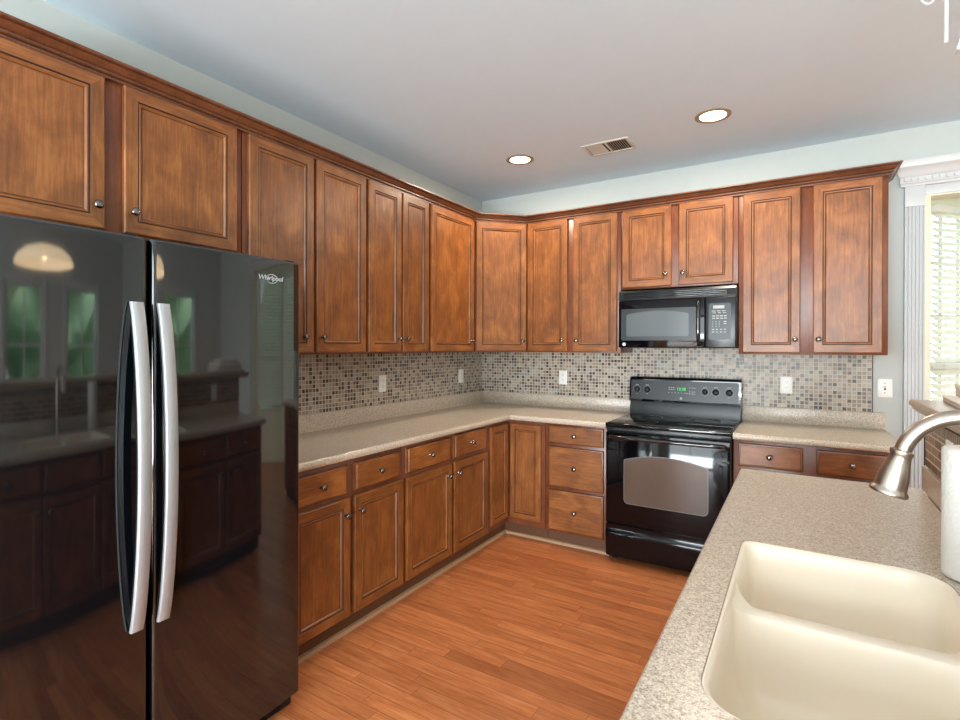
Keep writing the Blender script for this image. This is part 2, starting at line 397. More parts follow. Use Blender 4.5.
bm = NB(); box(bm, 3.100, 4.645, -.016, 0, OZ, 2.385, .002)
box(bm, 3.100, OX0+.004, -.012, .12, 0, OZ, .002, 1); box(bm, OX1-.004, 4.645, -.012, .12, 0, OZ, .002, 1); box(bm, OX0, OX1, -.01, .12, OZ-.01, OZ, .002, 1)
struct('trim_4', bm, [M_TRIM, M_JAMB])
bm = NB()
for a, b in ((2.925, 3.0), (4.75, XR)): box(bm, a, b, -.015, 0, 0, .13, .003)
struct('baseboard_back', bm, M_TRIM)
bm = NB(); box(bm, XR-.015, XR, YB, 0, 0, .13, .003); struct('baseboard_right', bm, M_TRIM)
bm = NB(); box(bm, 0, .015, YB, -3.68, 0, .13, .003); struct('baseboard_left', bm, M_TRIM)

# trees outside the right-hand windows
for k, (x, y, r, lb) in enumerate(((9.8, -5.0, 1.6, 'green leafy tree mirrored at the left edge of the refrigerator'), (10.2, -.6, 1.9, 'green leafy tree beyond the side window'), (7.6, 4.2, 1.5, 'green leafy tree beyond the bay, mirrored at the right edge of the refrigerator'))):
    tr = thing('garden_tree', lb, 'tree', (x, y, 0))
    bm = NB(); tube(bm, [(0, 0, 0), (.05, 0, .8), (0, .05, 1.3)], [.14, .1, .08]); obj('trunk', bm, M_TOE, tr)
    bm = NB(); bmesh.ops.create_icosphere(bm, subdivisions=4, radius=r)
    rnd = random.Random(k)
    from mathutils import noise as mn
    for v in bm.verts:
        v.co *= 1+.28*mn.noise(v.co*1.7+Vector((k*9, 0, 0)))+.12*mn.noise(v.co*5)
        v.co.z += r*.95+.1
    obj('crown', bm, M_GREEN, tr)
bm = NB(); box(bm, -6, 14, -16, 12, -.35, -.3); struct('ground', bm, plain('lawn_green', (110, 150, 90), .9, vary=.3), smooth=0)

# ------------------------------------------------------------ cabinets
def panel_door(name, parent, x0, x1, z0, z1, yf, slab=False, fr=.056):
    """mitred frame, bead and flat centre; front face at y = yf, 20 mm thick. Origin at its lower left corner."""
    w_, h_ = x1-x0, z1-z0
    bm = NB()
    def ring(i, y): return [(i, y, i), (w_-i, y, i), (w_-i, y, h_-i), (i, y, h_-i)]
    b = .020
    if slab: st = [(0, b, 0), (0, .007, 0), (.003, .0045, 2), (.010, .003, 0), (.012, .0, 0)]
    else: st = [(0, b, 0), (0, .004, 0), (.004, 0, 0), (fr-.010, .0, 0), (fr-.008, .003, 2), (fr-.005, .003, 2), (fr-.003, .001, 0), (fr+.001, .002, 0), (fr+.006, .0085, 0), (fr+.008, .0095, 2), (fr+.011, .0095, 0)]
    rings = [[bm.verts.new(p) for p in ring(i, y)] for i, y, _ in st]
    for k in range(len(st)-1):
        for i in range(4):
            j = (i+1) % 4
            f = bm.faces.new((rings[k][i], rings[k][j], rings[k+1][j], rings[k+1][i]))
            f.material_index = 2 if st[k+1][2] == 2 else (1 if i in (0, 2) else 0)
    f = bm.faces.new(rings[-1]); f.material_index = 1 if slab else 0
    f = bm.faces.new(list(reversed(rings[0])))
    return obj(name, bm, [M_WV, M_WH, M_GROOVE], parent, (x0, yf, z0), smooth=25)
def knob(parent, x, z, y=0):
    bm = NB()
    lathe(bm, [(.008, 0), (.0075, .002), (.0045, .005), (.0045, .012), (.010, .016), (.0145, .021), (.0155, .025), (.0135, .029), (.008, .0315), (0, .032)], (0, 0, 0), (0, -1, 0), 20)
    return obj('knob', bm, M_KNOB, parent, (x, y, z), smooth=60)
def door(t, x0, x1, z0, z1, yf, kx=None, kz=None):
    d = panel_door('door', t, x0, x1, z0, z1, yf)
    if kx is not None: knob(d, kx-x0, kz-z0)
    return d
def drawer(t, x0, x1, z0, z1, yf, has_knob=True, kx=None):
    d = panel_door('drawer_front', t, x0, x1, z0, z1, yf, slab=True)
    if has_knob: knob(d, (kx if kx else (x0+x1)/2)-x0, (z1-z0)/2)
    return d
def body(t, w_, d, z0, z1, toe=0):
    bm = NB()
    box(bm, .001, w_-.001, -d, -.002, z0+toe, z1, .0015)
    o = obj('body', bm, M_FV, t)
    if toe:
        bm = NB(); box(bm, .001, w_-.001, -.555, -.01, z0, z0+toe-.0005); obj('toe_board', bm, M_TOE, t)
    return o
RL = PI/2       # left wall: local x runs along +y, front faces +x
UZ0, UZ1 = 1.376, 2.405; DZ0, DZ1 = 1.388, 2.392
FY = -.312      # upper face frame ; door front at -.333
def upper(y0, w_, doors, label, z0=UZ0, left=True, x0=None):
    t = thing('wall_cabinet', label, 'cabinet', (0, y0, z0) if left else (x0, 0, z0), RL if left else 0, 'wall cabinets of stained maple')
    body(t, w_, -FY, 0, UZ1-z0)
    for (a, b, kx) in doors:
        base = y0 if left else x0
        door(t, a-base, b-base, (.012 if z0 == UZ0 else .010), DZ1-z0, FY-.021, kx-base, 1.468-z0 if z0 == UZ0 else 1.922-z0)
    return t
G0 = 1.832
upper(-3.64, 1.045, [(-3.603, -3.143, -3.172), (-3.081, -2.627, -3.052)], 'wide short maple wall cabinet above the black refrigerator', G0)
upper(-2.592, .762, [(-2.568, -2.197, -2.262), (-2.179, -1.819, -2.147)], 'maple wall cabinet right beside the refrigerator, two tall doors')
upper(-1.829, .612, [(-1.797, -1.506, -1.535), (-1.491, -1.224, -1.463)], 'maple wall cabinet with two narrow doors above the long left counter')
upper(-1.216, .605, [(-1.193, -.655, -.690)], 'single door maple wall cabinet on the left wall next to the corner cabinet')
upper(0, .760, [(.630, .964, .928), (1.012, 1.347, 1.042)], 'two door maple wall cabinet between corner cabinet and microwave', left=False, x0=.612)
upper(0, .760, [(1.386, 1.722, 1.685), (1.770, 2.103, 1.798)], 'short maple wall cabinet directly above the microwave', G0, False, 1.373)
upper(0, .762, [(2.160, 2.472, 2.446), (2.538, 2.868, 2.566)], 'two door maple wall cabinet right of the microwave, end of the back wall run', left=False, x0=2.134)
# diagonal corner cabinet
t = thing('corner_wall_cabinet', 'diagonal maple wall cabinet filling the corner of the room', 'cabinet', (0, 0, UZ0), 0, None)
bm = NB(); q = -FY
prism(bm, [(.002, -.002), (.002, -.610), (q, -.610), (.610, -q), (.610, -.002)], 0, UZ1-UZ0, lambda p, r, z: (p, r, z))
obj('body', bm, M_FV, t)
ga = math.radians(45); dl = math.hypot(.610-q, .610-q)
dp = bpy.data.objects.new('door', None)
n_ = Vector((math.sin(ga), -math.cos(ga), 0)); u_ = Vector((math.cos(ga), math.sin(ga), 0))
o = panel_door('door', t, 0, dl-.012, .012, DZ1-UZ0, 0)
bpy.data.objects.remove(dp)
o.location = Vector((q, -.610, .012))+u_*.006+n_*.021; o.rotation_euler = (0, 0, ga); knob(o, dl-.012-.035, 1.468-1.388)

# crown moulding along all wall cabinets
def sweep(bm, path, prof, mi=0, fmi=None):
    """profile (out, z); 'out' to the right-hand side of the path, mitred"""
    P = [Vector(p) for p in path]; rings = []
    for i, p in enumerate(P):
        d0 = (P[i]-P[i-1]).normalized() if i else (P[1]-P[0]).normalized()
        d1 = (P[i+1]-P[i]).normalized() if i < len(P)-1 else d0
        n0 = Vector((d0.y, -d0.x)); n1 = Vector((d1.y, -d1.x)); m = (n0+n1); m /= m.dot(n0)
        rings.append([(p.x+m.x*o_, p.y+m.y*o_, z) for o_, z in prof])
    loft(bm, rings, mi=mi, fmi=fmi)
bm = NB(); q = -FY
path = [(q, -3.64), (q, -.610), (.610, -q), (2.896, -q), (2.896, -.002)]
prof = [(.0005, 2.394), (.014, 2.394), (.014, 2.403), (.008, 2.404), (.008, 2.407), (.017, 2.408), (.021, 2.412), (.021, 2.417), (.018, 2.418), (.018, 2.420), (.026, 2.423), (.036, 2.432), (.043, 2.440), (.040, 2.441), (.040, 2.443), (.053, 2.444), (.056, 2.447), (.056, 2.454), (.0005, 2.454)]
sweep(bm, path, prof, 0, lambda k: 1 if k in (3, 8, 13) else 0)
tag(obj('crown_moulding', bm, [M_CR, M_GROOVE], smooth=20), 'brown maple crown moulding running along the tops of all wall cabinets', 'moulding')

# base cabinets: face frame at .608, door front at .629 from the wall
BF = -.608; BY = BF-.021; ZC = .8755
def base(x0, w_, left, label, drawers, doors, group='base cabinets of stained maple'):
    t = thing('base_cabinet', label, 'cabinet', (0, x0, 0) if left else (x0, 0, 0), RL if left else 0, group)
    body(t, w_, -BF, 0, ZC, .105)
    for a, b, z0, z1 in drawers: drawer(t, a-x0, b-x0, z0, z1, BY)
    for a, b, z0, z1, kx, kz in doors: door(t, a-x0, b-x0, z0, z1, BY, kx-x0 if kx is not None else None, kz)
    return t
base(-2.592, .762, True, 'maple base cabinet nearest the refrigerator, two drawers above two doors',
     [(-2.572, -2.247, .712, .848), (-2.197, -1.862, .714, .850)],
     [(-2.572, -2.227, .118, .690, -2.262, .612), (-2.198, -1.834, .118, .690, -2.165, .612)])
base(-1.829, .914, True, 'maple base cabinet beside the corner unit, two drawers above two doors',
     [(-1.801, -1.389, .716, .855), (-1.343, -.955, .716, .862)],
     [(-1.806, -1.368, .120, .690, -1.412, .620), (-1.343, -.931, .120, .692, -1.302, .620)])
t = thing('corner_base_cabinet', 'maple corner base cabinet with two leaves hinged at the inside corner', 'cabinet')
bm = NB()
prism(bm, [(.002, -.002), (.002, -.914), (-BF, -.914), (-BF, BF), (.913, BF), (.913, -.002)], .105, ZC, lambda p, r, z: (p, r, z)); obj('body', bm, M_FV, t)
bm = NB(); prism(bm, [(.01, -.01), (.01, -.914), (.555, -.914), (.555, -.555), (.913, -.555), (.913, -.01)], 0, .1045, lambda p, r, z: (p, r, z)); obj('toe_board', bm, M_TOE, t)
panel_door('door', t, .636, .886, .150, .850, BY, fr=.05)
o = panel_door('door', t, 0, .250, .150, .850, 0, fr=.05); o.location = (-BY, -.886, .150); o.rotation_euler = (0, 0, RL)
base(.914, .457, False, 'maple base cabinet with a stack of three drawers left of the range',
     [(.945, 1.347, .736, .862), (.945, 1.347, .429, .714), (.945, 1.347, .122, .407)], [])
base(2.136, .760, False, 'maple base cabinet right of the range, two drawers side by side',
     [(2.163, 2.488, .722, .856), (2.551, 2.872, .722, .856)],
     [(2.163, 2.488, .120, .700, 2.452, .62), (2.551, 2.872, .120, .700, 2.586, .62)])
# shoe moulding
bm = NB(); pr = [(.0005, .0005), (.019, .0005), (.018, .010), (.013, .018), (.0005, .022)]
sweep(bm, [(.555, -2.59), (.555, -.555), (1.371, -.555)], pr)
o = struct('baseboard_toe_left', bm, M_SHOE)
bm = NB(); sweep(bm, [(2.136, -.555), (2.895, -.555)], pr); struct('baseboard_toe_right', bm, M_SHOE)

# ------------------------------------------------------------ worktops
def bull(e, t=.038, z=.914):
    """edge profile: (out, z) round nosing"""
    r = t/2; return [(e-.02, z-t)]+[(e-r*.9+r*.9*math.sin(a), z-r-r*math.cos(a)) for a in [PI*i/8 for i in range(9)]]+[(e-.02, z)]
def worktop(name, label, poly, edge_path, e=.0):
    """poly = flat top outline; edge_path = nosed front edges (right-hand side outwards)"""
    bm = NB(); prism(bm, poly, .876, .914, lambda p, r, z: (p, r, z)); return bm
CD = .648
bm = NB()
c = CD-.015
prism(bm, [(.001, -.001), (.001, -2.60), (c, -2.60), (c, -c), (1.369, -c), (1.369, -.001)], .876, .914, lambda p, r, z: (p, r, z))
def nose(bm, path, z=.914, t=.038):
    r = t/2
    prof = [(.0, z-t)]+[(-.004+r*math.sin(PI*i/10), z-r-r*math.cos(PI*i/10)) for i in range(11)]+[(0, z)]
    prof = [(.0, z-t)]+[(.003+.012*math.sin(PI*i/10), z-r-r*math.cos(PI*i/10)) for i in range(11)]+[(0, z)]
    sweep(bm, path, prof)
nose(bm, [(c, -2.60), (c, -c), (1.369, -c)])
t = tag(obj('worktop', bm, M_TOP), 'long L-shaped beige speckled worktop running round the corner to the range', 'worktop')
bm = NB(); z = 1.016
prism(bm, [(.001, -.0205), (.001, -2.60), (.020, -2.60), (.020, -.0205)], .9145, z, lambda p, r, zz: (p, r, zz))
box(bm, .001, 1.369, -.020, -.001, .9145, z, .002)
obj('upstand', bm, M_TOP, t)
bm = NB(); prism(bm, [(2.136, -.001), (2.136, -c), (2.915, -c), (2.915, -.001)], .876, .914, lambda p, r, z: (p, r, z)); nose(bm, [(2.136, -c), (2.915, -c), (2.915, -.001)])
t = tag(obj('worktop', bm, M_TOP), 'short beige speckled worktop right of the range on the back wall', 'worktop')
bm = NB(); box(bm, 2.136, 2.918, -.020, -.001, .9145, z, .002); obj('upstand', bm, M_TOP, t)

# tiled splashbacks (on the walls)
bm = NB(); box(bm, 0, 2.585, -.007, -.0005, 0, .360); o = obj('tile_splashback', bm, M_TILE, None, (0, -2.595, 1.0165), (0, 0, RL), smooth=0)
tag(o, 'small square beige and brown mosaic tiles on the left wall', 'splashback', 'mosaic splashbacks')
bm = NB(); box(bm, 0, 2.845, -.007, -.0005, 0, .3585); box(bm, 1.368, 2.124, -.007, -.0005, .3585, .41); o = obj('tile_splashback', bm, M_TILE, None, (.008, 0, 1.0165), smooth=0)
tag(o, 'small square beige and brown mosaic tiles on the back wall behind the range', 'splashback', 'mosaic splashbacks')
bm = NB(); box(bm, 2.8535, 2.858, -.0085, -.0005, 1.0165, 1.3755); tag(obj('tile_edge_strip', bm, M_BLACKM, smooth=0), 'thin dark metal strip closing the right end of the mosaic', 'edge strip')

# outlets and switch
def plate(label, loc, rotz, kind='outlet', grp='wall outlets above the worktops'):
    t = thing('wall_outlet' if kind == 'outlet' else 'light_switch', label, 'outlet' if kind == 'outlet' else 'switch', loc, rotz, grp)
    W = .072 if kind == 'outlet' else .074
    bm = NB(); box(bm, -W/2, W/2, -.006, 0, -.058, .058, .0025); obj('cover_plate', bm, M_WHITE, t)
    if kind == 'outlet':
        for s in (-1, 1):
            bm = NB(); prism(bm, [(x_, z_) for x_, z_, _ in rrect(-.017, .017, -.0145, .0145, .009, 0)], -.0075, -.0055, lambda p, r, y: (p, y, r+s*.0195))
            r_ = obj('receptacle', bm, M_WHITE, t)
            bm = NB()
            for a in (-.0065, .0065): box(bm, a-.0011, a+.0011, -.0078, -.0072, s*.0195-.001, s*.0195+.0075)
            lathe(bm, [(.0022, 0), (.0022, .0006)], (0, -.0072, s*.0195-.007), (0, -1, 0), 10)
            obj('slots', bm, M_SLOT, r_, smooth=0)
    else:
        bm = NB(); box(bm, -.005, .005, -.0065, -.0055, -.012, .012); obj('slot', bm, M_SLOT, t, smooth=0)
        bm = NB(); prism(bm, [(-.006, -.002), (-.016, .004), (-.016, .009), (-.006, .010)], -.004, .004, lambda p, r, x_: (x_, p, r)); obj('toggle', bm, M_WHITE, t, smooth=0)
        for s in (-1, 1):
            bm = NB(); lathe(bm, [(.003, 0), (.002, .001), (0, .0012)], (0, -.006, s*.030), (0, -1, 0), 10); obj('screw', bm, M_SLOT, t)
plate('white outlet on the left wall mosaic, nearer the refrigerator', (.0072, -1.330, 1.162), RL)
plate('white outlet on the left wall mosaic, nearer the room corner', (.0072, -.355, 1.168), RL)
plate('white outlet on the back wall mosaic left of the range', (.800, -.0072, 1.165), 0)
plate('white outlet on the back wall mosaic right of the range', (2.395, -.0072, 1.168), 0)
plate('white toggle switch on the painted wall beside the fluted casing', (2.917, -.0005, 1.170), 0, 'switch', None)

# ------------------------------------------------------------ refrigerator (front faces +x)
F0, F1, FS = -3.605, -2.672, -3.222
t = thing('refrigerator', 'glossy black side-by-side refrigerator with two long curved steel handles', 'refrigerator', (0, F0, 0), RL)
W = F1-F0; S = FS-F0
bm = NB(); box(bm, .004, W-.004, -.735, -.03, .03, 1.742, .006); obj('case', bm, M_BLACK2, t)
def fdoor(a, b, name='door', bow=.014):
    bm = NB(); r = .014; k = 8; pts = [(a, -.745)]
    es = [r*(1-math.cos(PI/2*i/k)) for i in range(k)]
    xs = [a+e for e in es]+[a+r+(b-a-2*r)*i/24 for i in range(25)]+[b-e for e in reversed(es)]
    for x_ in xs:
        s = (x_-a)/(b-a); e = max(0, min(x_-a, b-x_)); rd = 0 if e >= r else r-math.sqrt(max(0, r*r-(r-e)**2))
        pts.append((x_, -.812-bow*4*s*(1-s)+rd))
    pts.append((b, -.745))
    loft(bm, [[(x_, y_+(.007 if k_ in (0, 3) and y_ < -.75 else 0), z_) for x_, y_ in pts] for k_, z_ in enumerate((.072, .078, 1.736, 1.742))])
    return obj(name, bm, M_BLACK, t, smooth=28)
dl_ = fdoor(.002, S-.0045, bow=.010); dr_ = fdoor(S+.0045, W-.002, bow=.014)
bm = NB(); box(bm, .002, W-.002, -.760, -.72, .004, .066, .003)
for i in range(9): box(bm, .05, W-.05, -.764, -.759, .014+i*.0055, .016+i*.0055)
obj('base_grille', bm, M_BLACKM, t)
for a in (S-.05, W-.035):
    bm = NB(); box(bm, a-.012, a+.022, -.79, -.70, 1.7425, 1.752, .003); obj('hinge_cover', bm, M_BLACKM, t)
def fhandle(par, xc):
    z0, z1 = .588, 1.548; n = 24; hw = .0175
    fr = [(-.834-.050*(4*i/n*(1-i/n))**.8, z0+(z1-z0)*i/n) for i in range(n+1)]
    bm = NB()
    loft(bm, [[(xc-hw, y+.012, z_), (xc-hw, y+.003, z_), (xc-hw+.003, y, z_), (xc+hw-.003, y, z_), (xc+hw, y+.003, z_), (xc+hw, y+.012, z_)] for y, z_ in fr])
    loft(bm, [[(xc-hw+.002, y+.011, z_), (xc+hw-.002, y+.011, z_), (xc+hw-.006, min(y+.034, -.813), z_), (xc-hw+.006, min(y+.034, -.813), z_)] for y, z_ in fr], mi=1)
    return obj('handle', bm, [M_STEEL, M_BLACK2], par, smooth=50)
fhandle(dl_, -3.266-F0); fhandle(dr_, -3.192-F0)
# the maker's mark on the right door
lx = -2.817-F0; ly = -.812-.0135
text('maker_lettering', 'Whirlpool', .0245, M_PRINT, dr_, (lx, ly-.0015, 1.668), (PI/2, 0, 0), offset=.0004, shear=.15)
bm = NB()
for k in range(28):
    a0 = -2.6+k*.19; a1 = a0+.19
    p0 = Vector((lx+.004+.024*math.cos(a0), 0, 1.666+.016*math.sin(a0))); p1 = Vector((lx+.004+.024*math.cos(a1), 0, 1.666+.016*math.sin(a1)))
    wd = .0005+.0011*math.sin(PI*k/27)
    vs = [p0+Vector((0, 0, wd)), p1+Vector((0, 0, wd)), p1-Vector((0, 0, wd)), p0-Vector((0, 0, wd))]
    loft(bm, [[(v.x, ly-.0012, v.z) for v in vs], [(v.x, ly-.0006, v.z) for v in vs]])
obj('maker_swoosh', bm, M_PRINT, dr_, smooth=0)

# ------------------------------------------------------------ range
X0 = 1.374; W = .758
t = thing('electric_range', 'black freestanding electric range with smooth glass cooktop and arched oven window', 'range', (X0, 0, 0))
bm = NB(); box(bm, .003, W-.003, -.625, -.02, .035, .895, .003); obj('body', bm, M_BLACK2, t)
for a in (.04, W-.04):
    for y in (-.58, -.08):
        bm = NB(); lathe(bm, [(.018, 0), (.018, .012), (.01, .014), (.01, .036)], (a, y, 0), n=14); obj('foot', bm, M_BLACKM, t)
bm = NB(); box(bm, 0, W, -.665, -.085, .8955, .918, .006, seg=3)
box(bm, .012, W-.012, -.652, -.10, .9165, .9215, .002)
ct = obj('cooktop', bm, M_GLASSTOP, t)
for (bx_, by_, r) in ((.20, -.50, .10), (.55, -.50, .075), (.20, -.24, .075), (.55, -.24, .10)):
    bm = NB(); loft(bm, [[(bx_+q*math.cos(2*PI*i/40), by_+q*math.sin(2*PI*i/40), .9216+e) for i in range(40)] for q, e in ((r, 0), (r, .0004), (r-.002, .0004), (r-.002, 0), (r, 0))], False, False)
    obj('burner_ring', bm, M_CHAR, ct)
bm = NB(); box(bm, .004, W-.004, -.650, -.60, .862, .893, .003)
for i in range(22): box(bm, .05+i*.030, .072+i*.030, -.652, -.648, .873, .882)
obj('vent_trim', bm, M_CHAR, t)
# oven door
bm = NB(); box(bm, .004, W-.004, -.668, -.627, .262, .860, .007, seg=3); od = obj('oven_door', bm, M_OVEN, t, smooth=20)
def arch(x0, x1, z0, z1, rise, r=.03, n=14):
    pts = []
    for i in range(5): a = PI+PI/2*i/4; pts.append((x0+r+r*math.cos(a), z0+r+r*math.sin(a)))
    for i in range(5): a = 1.5*PI+PI/2*i/4; pts.append((x1-r+r*math.cos(a), z0+r+r*math.sin(a)))
    pts.append((x1, z1-.012)); pts.append((x1-.008, z1-.002))
    for i in range(n+1):
        s = i/n; pts.append((x1-.016-(x1-x0-.032)*s, z1+rise*4*s*(1-s)))
    pts.append((x0+.008, z1-.002)); pts.append((x0, z1-.012)); return pts
ax0, ax1, az0, az1 = .128, W-.128, .405, .690
bm = NB(); prism(bm, arch(ax0-.004, ax1+.004, az0-.004, az1+.003, .036), -.6700, -.6675, lambda p, r, y: (p, y, r)); obj('window_rim', bm, M_RIM, od, smooth=20)
bm = NB(); prism(bm, arch(ax0, ax1, az0, az1, .034), -.6712, -.6695, lambda p, r, y: (p, y, r)); obj('oven_window', bm, M_OVENWIN, od, smooth=20)
bm = NB(); hz = .832
pts = [(.035, -.668, hz-.004), (.037, -.690, hz), (.06, -.706, hz+.002)]+[(.06+(W-.12)*i/12, -.708-.006*math.sin(PI*i/12), hz+.002) for i in range(1, 12)]+[(W-.06, -.706, hz+.002), (W-.037, -.690, hz), (W-.035, -.668, hz-.004)]
tube(bm, pts, .0125, 12); obj('oven_handle', bm, M_BLACK, od, smooth=60)
# lower drawer
bm = NB(); pr = [(-.627, .040), (-.655, .040), (-.662, .060), (-.666, .120), (-.670, .170), (-.676, .190), (-.670, .206), (-.660, .222), (-.664, .240), (-.664, .252), (-.627, .252)]
prism(bm, pr, .005, W-.005, lambda p, r, x_: (x_, p, r)); obj('storage_drawer', bm, M_OVEN, t, smooth=50)
# backguard
bm = NB(); prism(bm, [(-.012, .897), (-.095, .897), (-.095, .955), (-.082, 1.015), (-.075, 1.015), (-.012, 1.015)], .004, W-.004, lambda p, r, x_: (x_, p, r)); obj('backguard_base', bm, M_BLACK2, t, smooth=20)
bm = NB(); prism(bm, [(-.012, 1.0155), (-.100, 1.0155), (-.104, 1.028), (-.088, 1.180), (-.074, 1.196), (-.012, 1.196)], 0, W, lambda p, r, x_: (x_, p, r)); 
bmesh.ops.bevel(bm, geom=[e for e in bm.edges if abs(e.verts[0].co.x-e.verts[1].co.x) < 1e-6 and min(v.co.z for v in e.verts) > 1.02], offset=.006, segments=2, affect='EDGES')
bg_ = obj('backguard', bm, M_BLACK, t, smooth=30)
# control panel, tilted with the backguard face
tilt = math.atan2(.016, .152)
bm = NB(); prism(bm, [(x_, z_) for x_, z_, _ in rrect(.014, W-.014, -.072, .070, .012, 0)], -.0018, 0, lambda p, r, y: (p, y, r))
cp = obj('control_panel', bm, M_CHAR, t, (0, -.0963, 1.104), (-tilt, 0, 0), smooth=20)
for kx, kr in ((.058, .021), (.133, .021), (.530, .019), (.600, .021), (.685, .022)):
    bm = NB(); lathe(bm, [(kr, 0), (kr, .003), (kr-.004, .012), (kr-.006, .019), (kr-.010, .021), (0, .021)], (0, 0, 0), (0, -1, 0), 24)
    box(bm, -.003, .003, -.027, -.018, -(kr-.006), kr-.006, .0015)
    kk = obj('burner_knob', bm, M_BLACKM, cp, (kx, -.0018, 0.0), smooth=45)
    bm = NB()
    for i in range(18):
        a = -PI*.75+1.5*PI*i/17+PI/2; rr = kr+.006
        box(bm, rr*math.cos(a)-.0012, rr*math.cos(a)+.0012, -.0024, -.0018, rr*math.sin(a)-.0014, rr*math.sin(a)+.0014)
    for dz, ww in ((kr+.013, .012), (-kr-.011, .006)): box(bm, -ww, ww, -.0024, -.0018, dz-.0015, dz+.0015)
    o = obj('dial_marks', bm, M_PRINT, cp, (kx, 0, 0), smooth=0)
bm = NB(); box(bm, .272, .472, -.0024, -.0016, -.038, .034, .0004); obj('display_glass', bm, M_BLACK2, cp, smooth=0)
text('clock_digits', '12:38', .028, M_DIGIT, cp, (.372, -.0028, .012), (PI/2, 0, 0))
def key(par, *b):
    bm = NB(); box(bm, *b); obj('key_mark', bm, M_PRINT, par, smooth=0)
for x_ in (.285, .300, .315): 
    for z_ in (.020, .006): key(cp, x_, x_+.010, -.0030, -.0024, z_, z_+.005)
for x_ in (.425, .443, .457):
    for z_ in (.022, -.006, -.020): key(cp, x_, x_+.010, -.0030, -.0024, z_, z_+.004)
for x_ in (.284, .306, .328, .350, .372, .394, .410): key(cp, x_, x_+.007, -.0030, -.0024, -.018, -.013)
bm = NB(); lathe(bm, [(.008, 0), (.008, .001), (.006, .0016), (0, .0016)], (.372, -.0018, -.054), (0, -1, 0), 20); obj('round_badge', bm, M_PRINT, cp)

# ------------------------------------------------------------ microwave
t = thing('microwave', 'black over-the-range microwave fixed beneath the short wall cabinet', 'microwave', (1.376, 0, 1.413)); W = .754; HH = .400
bm = NB(); box(bm, 0, W, -.358, -.010, 0, HH, .004); obj('case', bm, M_BLACK2, t)
bm = NB(); prism(bm, [(-.359, .333), (-.388, .333), (-.391, .345), (-.386, .385), (-.378, .400), (-.359, .400)], .001, W-.001, lambda p, r, x_: (x_, p, r)); vg = obj('vent_grille', bm, M_BLACK2, t, smooth=20)
for i in range(4):
    bm = NB(); z_ = .345+i*.0115; box(bm, .035, W-.055, -.397, -.386, z_, z_+.005, .0015); obj('louvre', bm, M_BLACK, vg)
DX = .570
bm = NB(); box(bm, .002, DX-.001, -.392, -.360, .002, .331, .007, seg=3); md = obj('door', bm, M_OVEN, t, smooth=20)
bm = NB(); prism(bm, [(x_, z_) for x_, z_, _ in rrect(.022, DX-.055, .052, .272, .008, 0)], -.3932, -.3918, lambda p, r, y: (p, y, r)); obj('window_surround', bm, M_CHAR, md, smooth=20)
bm = NB(); prism(bm, arch(.058, DX-.100, .080, .235, .020, .010), -.3945, -.3930, lambda p, r, y: (p, y, r)); obj('window', bm, M_MWWIN, md, smooth=20)
bm = NB(); lathe(bm, [(.0125, 0), (.0125, .0015), (.0105, .002), (.0105, .0012), (0, .0012)], (.042, -.3925, .026), (0, -1, 0), 24); obj('round_badge', bm, M_STEEL, md)
bm = NB(); hx = DX-.036
tube(bm, [(hx, -.392, .315), (hx, -.412, .312), (hx, -.428, .295), (hx, -.436, .24), (hx, -.438, .17), (hx, -.436, .10), (hx, -.428, .045), (hx, -.412, .026), (hx, -.392, .022)], [.010, .011, .012, .0125, .0125, .0125, .012, .011, .010], 12)
obj('handle', bm, M_BLACK, md, smooth=60)
bm = NB(); box(bm, DX+.001, W-.002, -.392, -.360, .002, .331, .007, seg=3); mp = obj('control_panel', bm, M_BLACK2, t)
bm = NB(); prism(bm, [(x_, z_) for x_, z_, _ in rrect(DX+.022, W-.032, .055, .290, .012, 0)], -.3932, -.3918, lambda p, r, y: (p, y, r)); obj('key_panel', bm, M_CHAR, mp, smooth=20)
bm = NB(); box(bm, DX+.048, W-.070, -.3942, -.3930, .255, .275, .001); obj('display', bm, M_PRINT, mp)
kx0 = DX+.040
for r_, z_ in enumerate((.238, .226)):
    for c_ in range(3): key(mp, kx0+c_*.030+r_*.006, kx0+.022+c_*.030+r_*.002, -.3938, -.3931, z_, z_+.004)
for r_, z_ in enumerate((.205, .190)):
    for c_ in range(4): key(mp, kx0+.002+c_*.023, kx0+.020+c_*.023, -.3938, -.3931, z_, z_+.006)
for r_, z_ in enumerate((.168, .153, .138)):
    for c_ in range(3): key(mp, kx0+.004+c_*.019, kx0+.009+c_*.019, -.3938, -.3931, z_, z_+.006)
for z_ in (.168, .155): key(mp, kx0+.070, kx0+.086, -.3938, -.3931, z_, z_+.006)
for z_ in (.118, .101):
    for c_ in range(4): key(mp, kx0+.002+c_*.023, kx0+.015+c_*.023, -.3938, -.3931, z_, z_+.006)

# ------------------------------------------------------------ ceiling fittings
def downlight(x, y, label, pw):
    t = thing('recessed_downlight', label, 'ceiling light', (x, y, H), 0, 'recessed ceiling lights')
    bm = NB()
    pr = [(.072, -.0005), (.096, -.0005), (.096, -.004), (.090, -.007), (.078, -.0075), (.072, -.004)]
    loft(bm, [[(r*math.cos(2*PI*i/36), r*math.sin(2*PI*i/36), z) for i in range(36)] for r, z in pr+[pr[0]]], False, False); obj('trim_ring', bm, plain('tan_ring', (150, 124, 92), .4), t, smooth=50)  # trim ring in one even tan
    bm = NB(); lathe(bm, [(.071, -.0035), (.065, -.005), (.0, -.0055)], n=30); obj('lens', bm, M_LAMP, t)
    l = bpy.data.lights.new('downlight_bulb', 'AREA'); l.shape = 'DISK'; l.size = .13; l.energy = pw; l.color = (1, .86, .68)
    o = bpy.data.objects.new('downlight_bulb', l); COL.objects.link(o); o.parent = t; o.location = (0, 0, -.012)
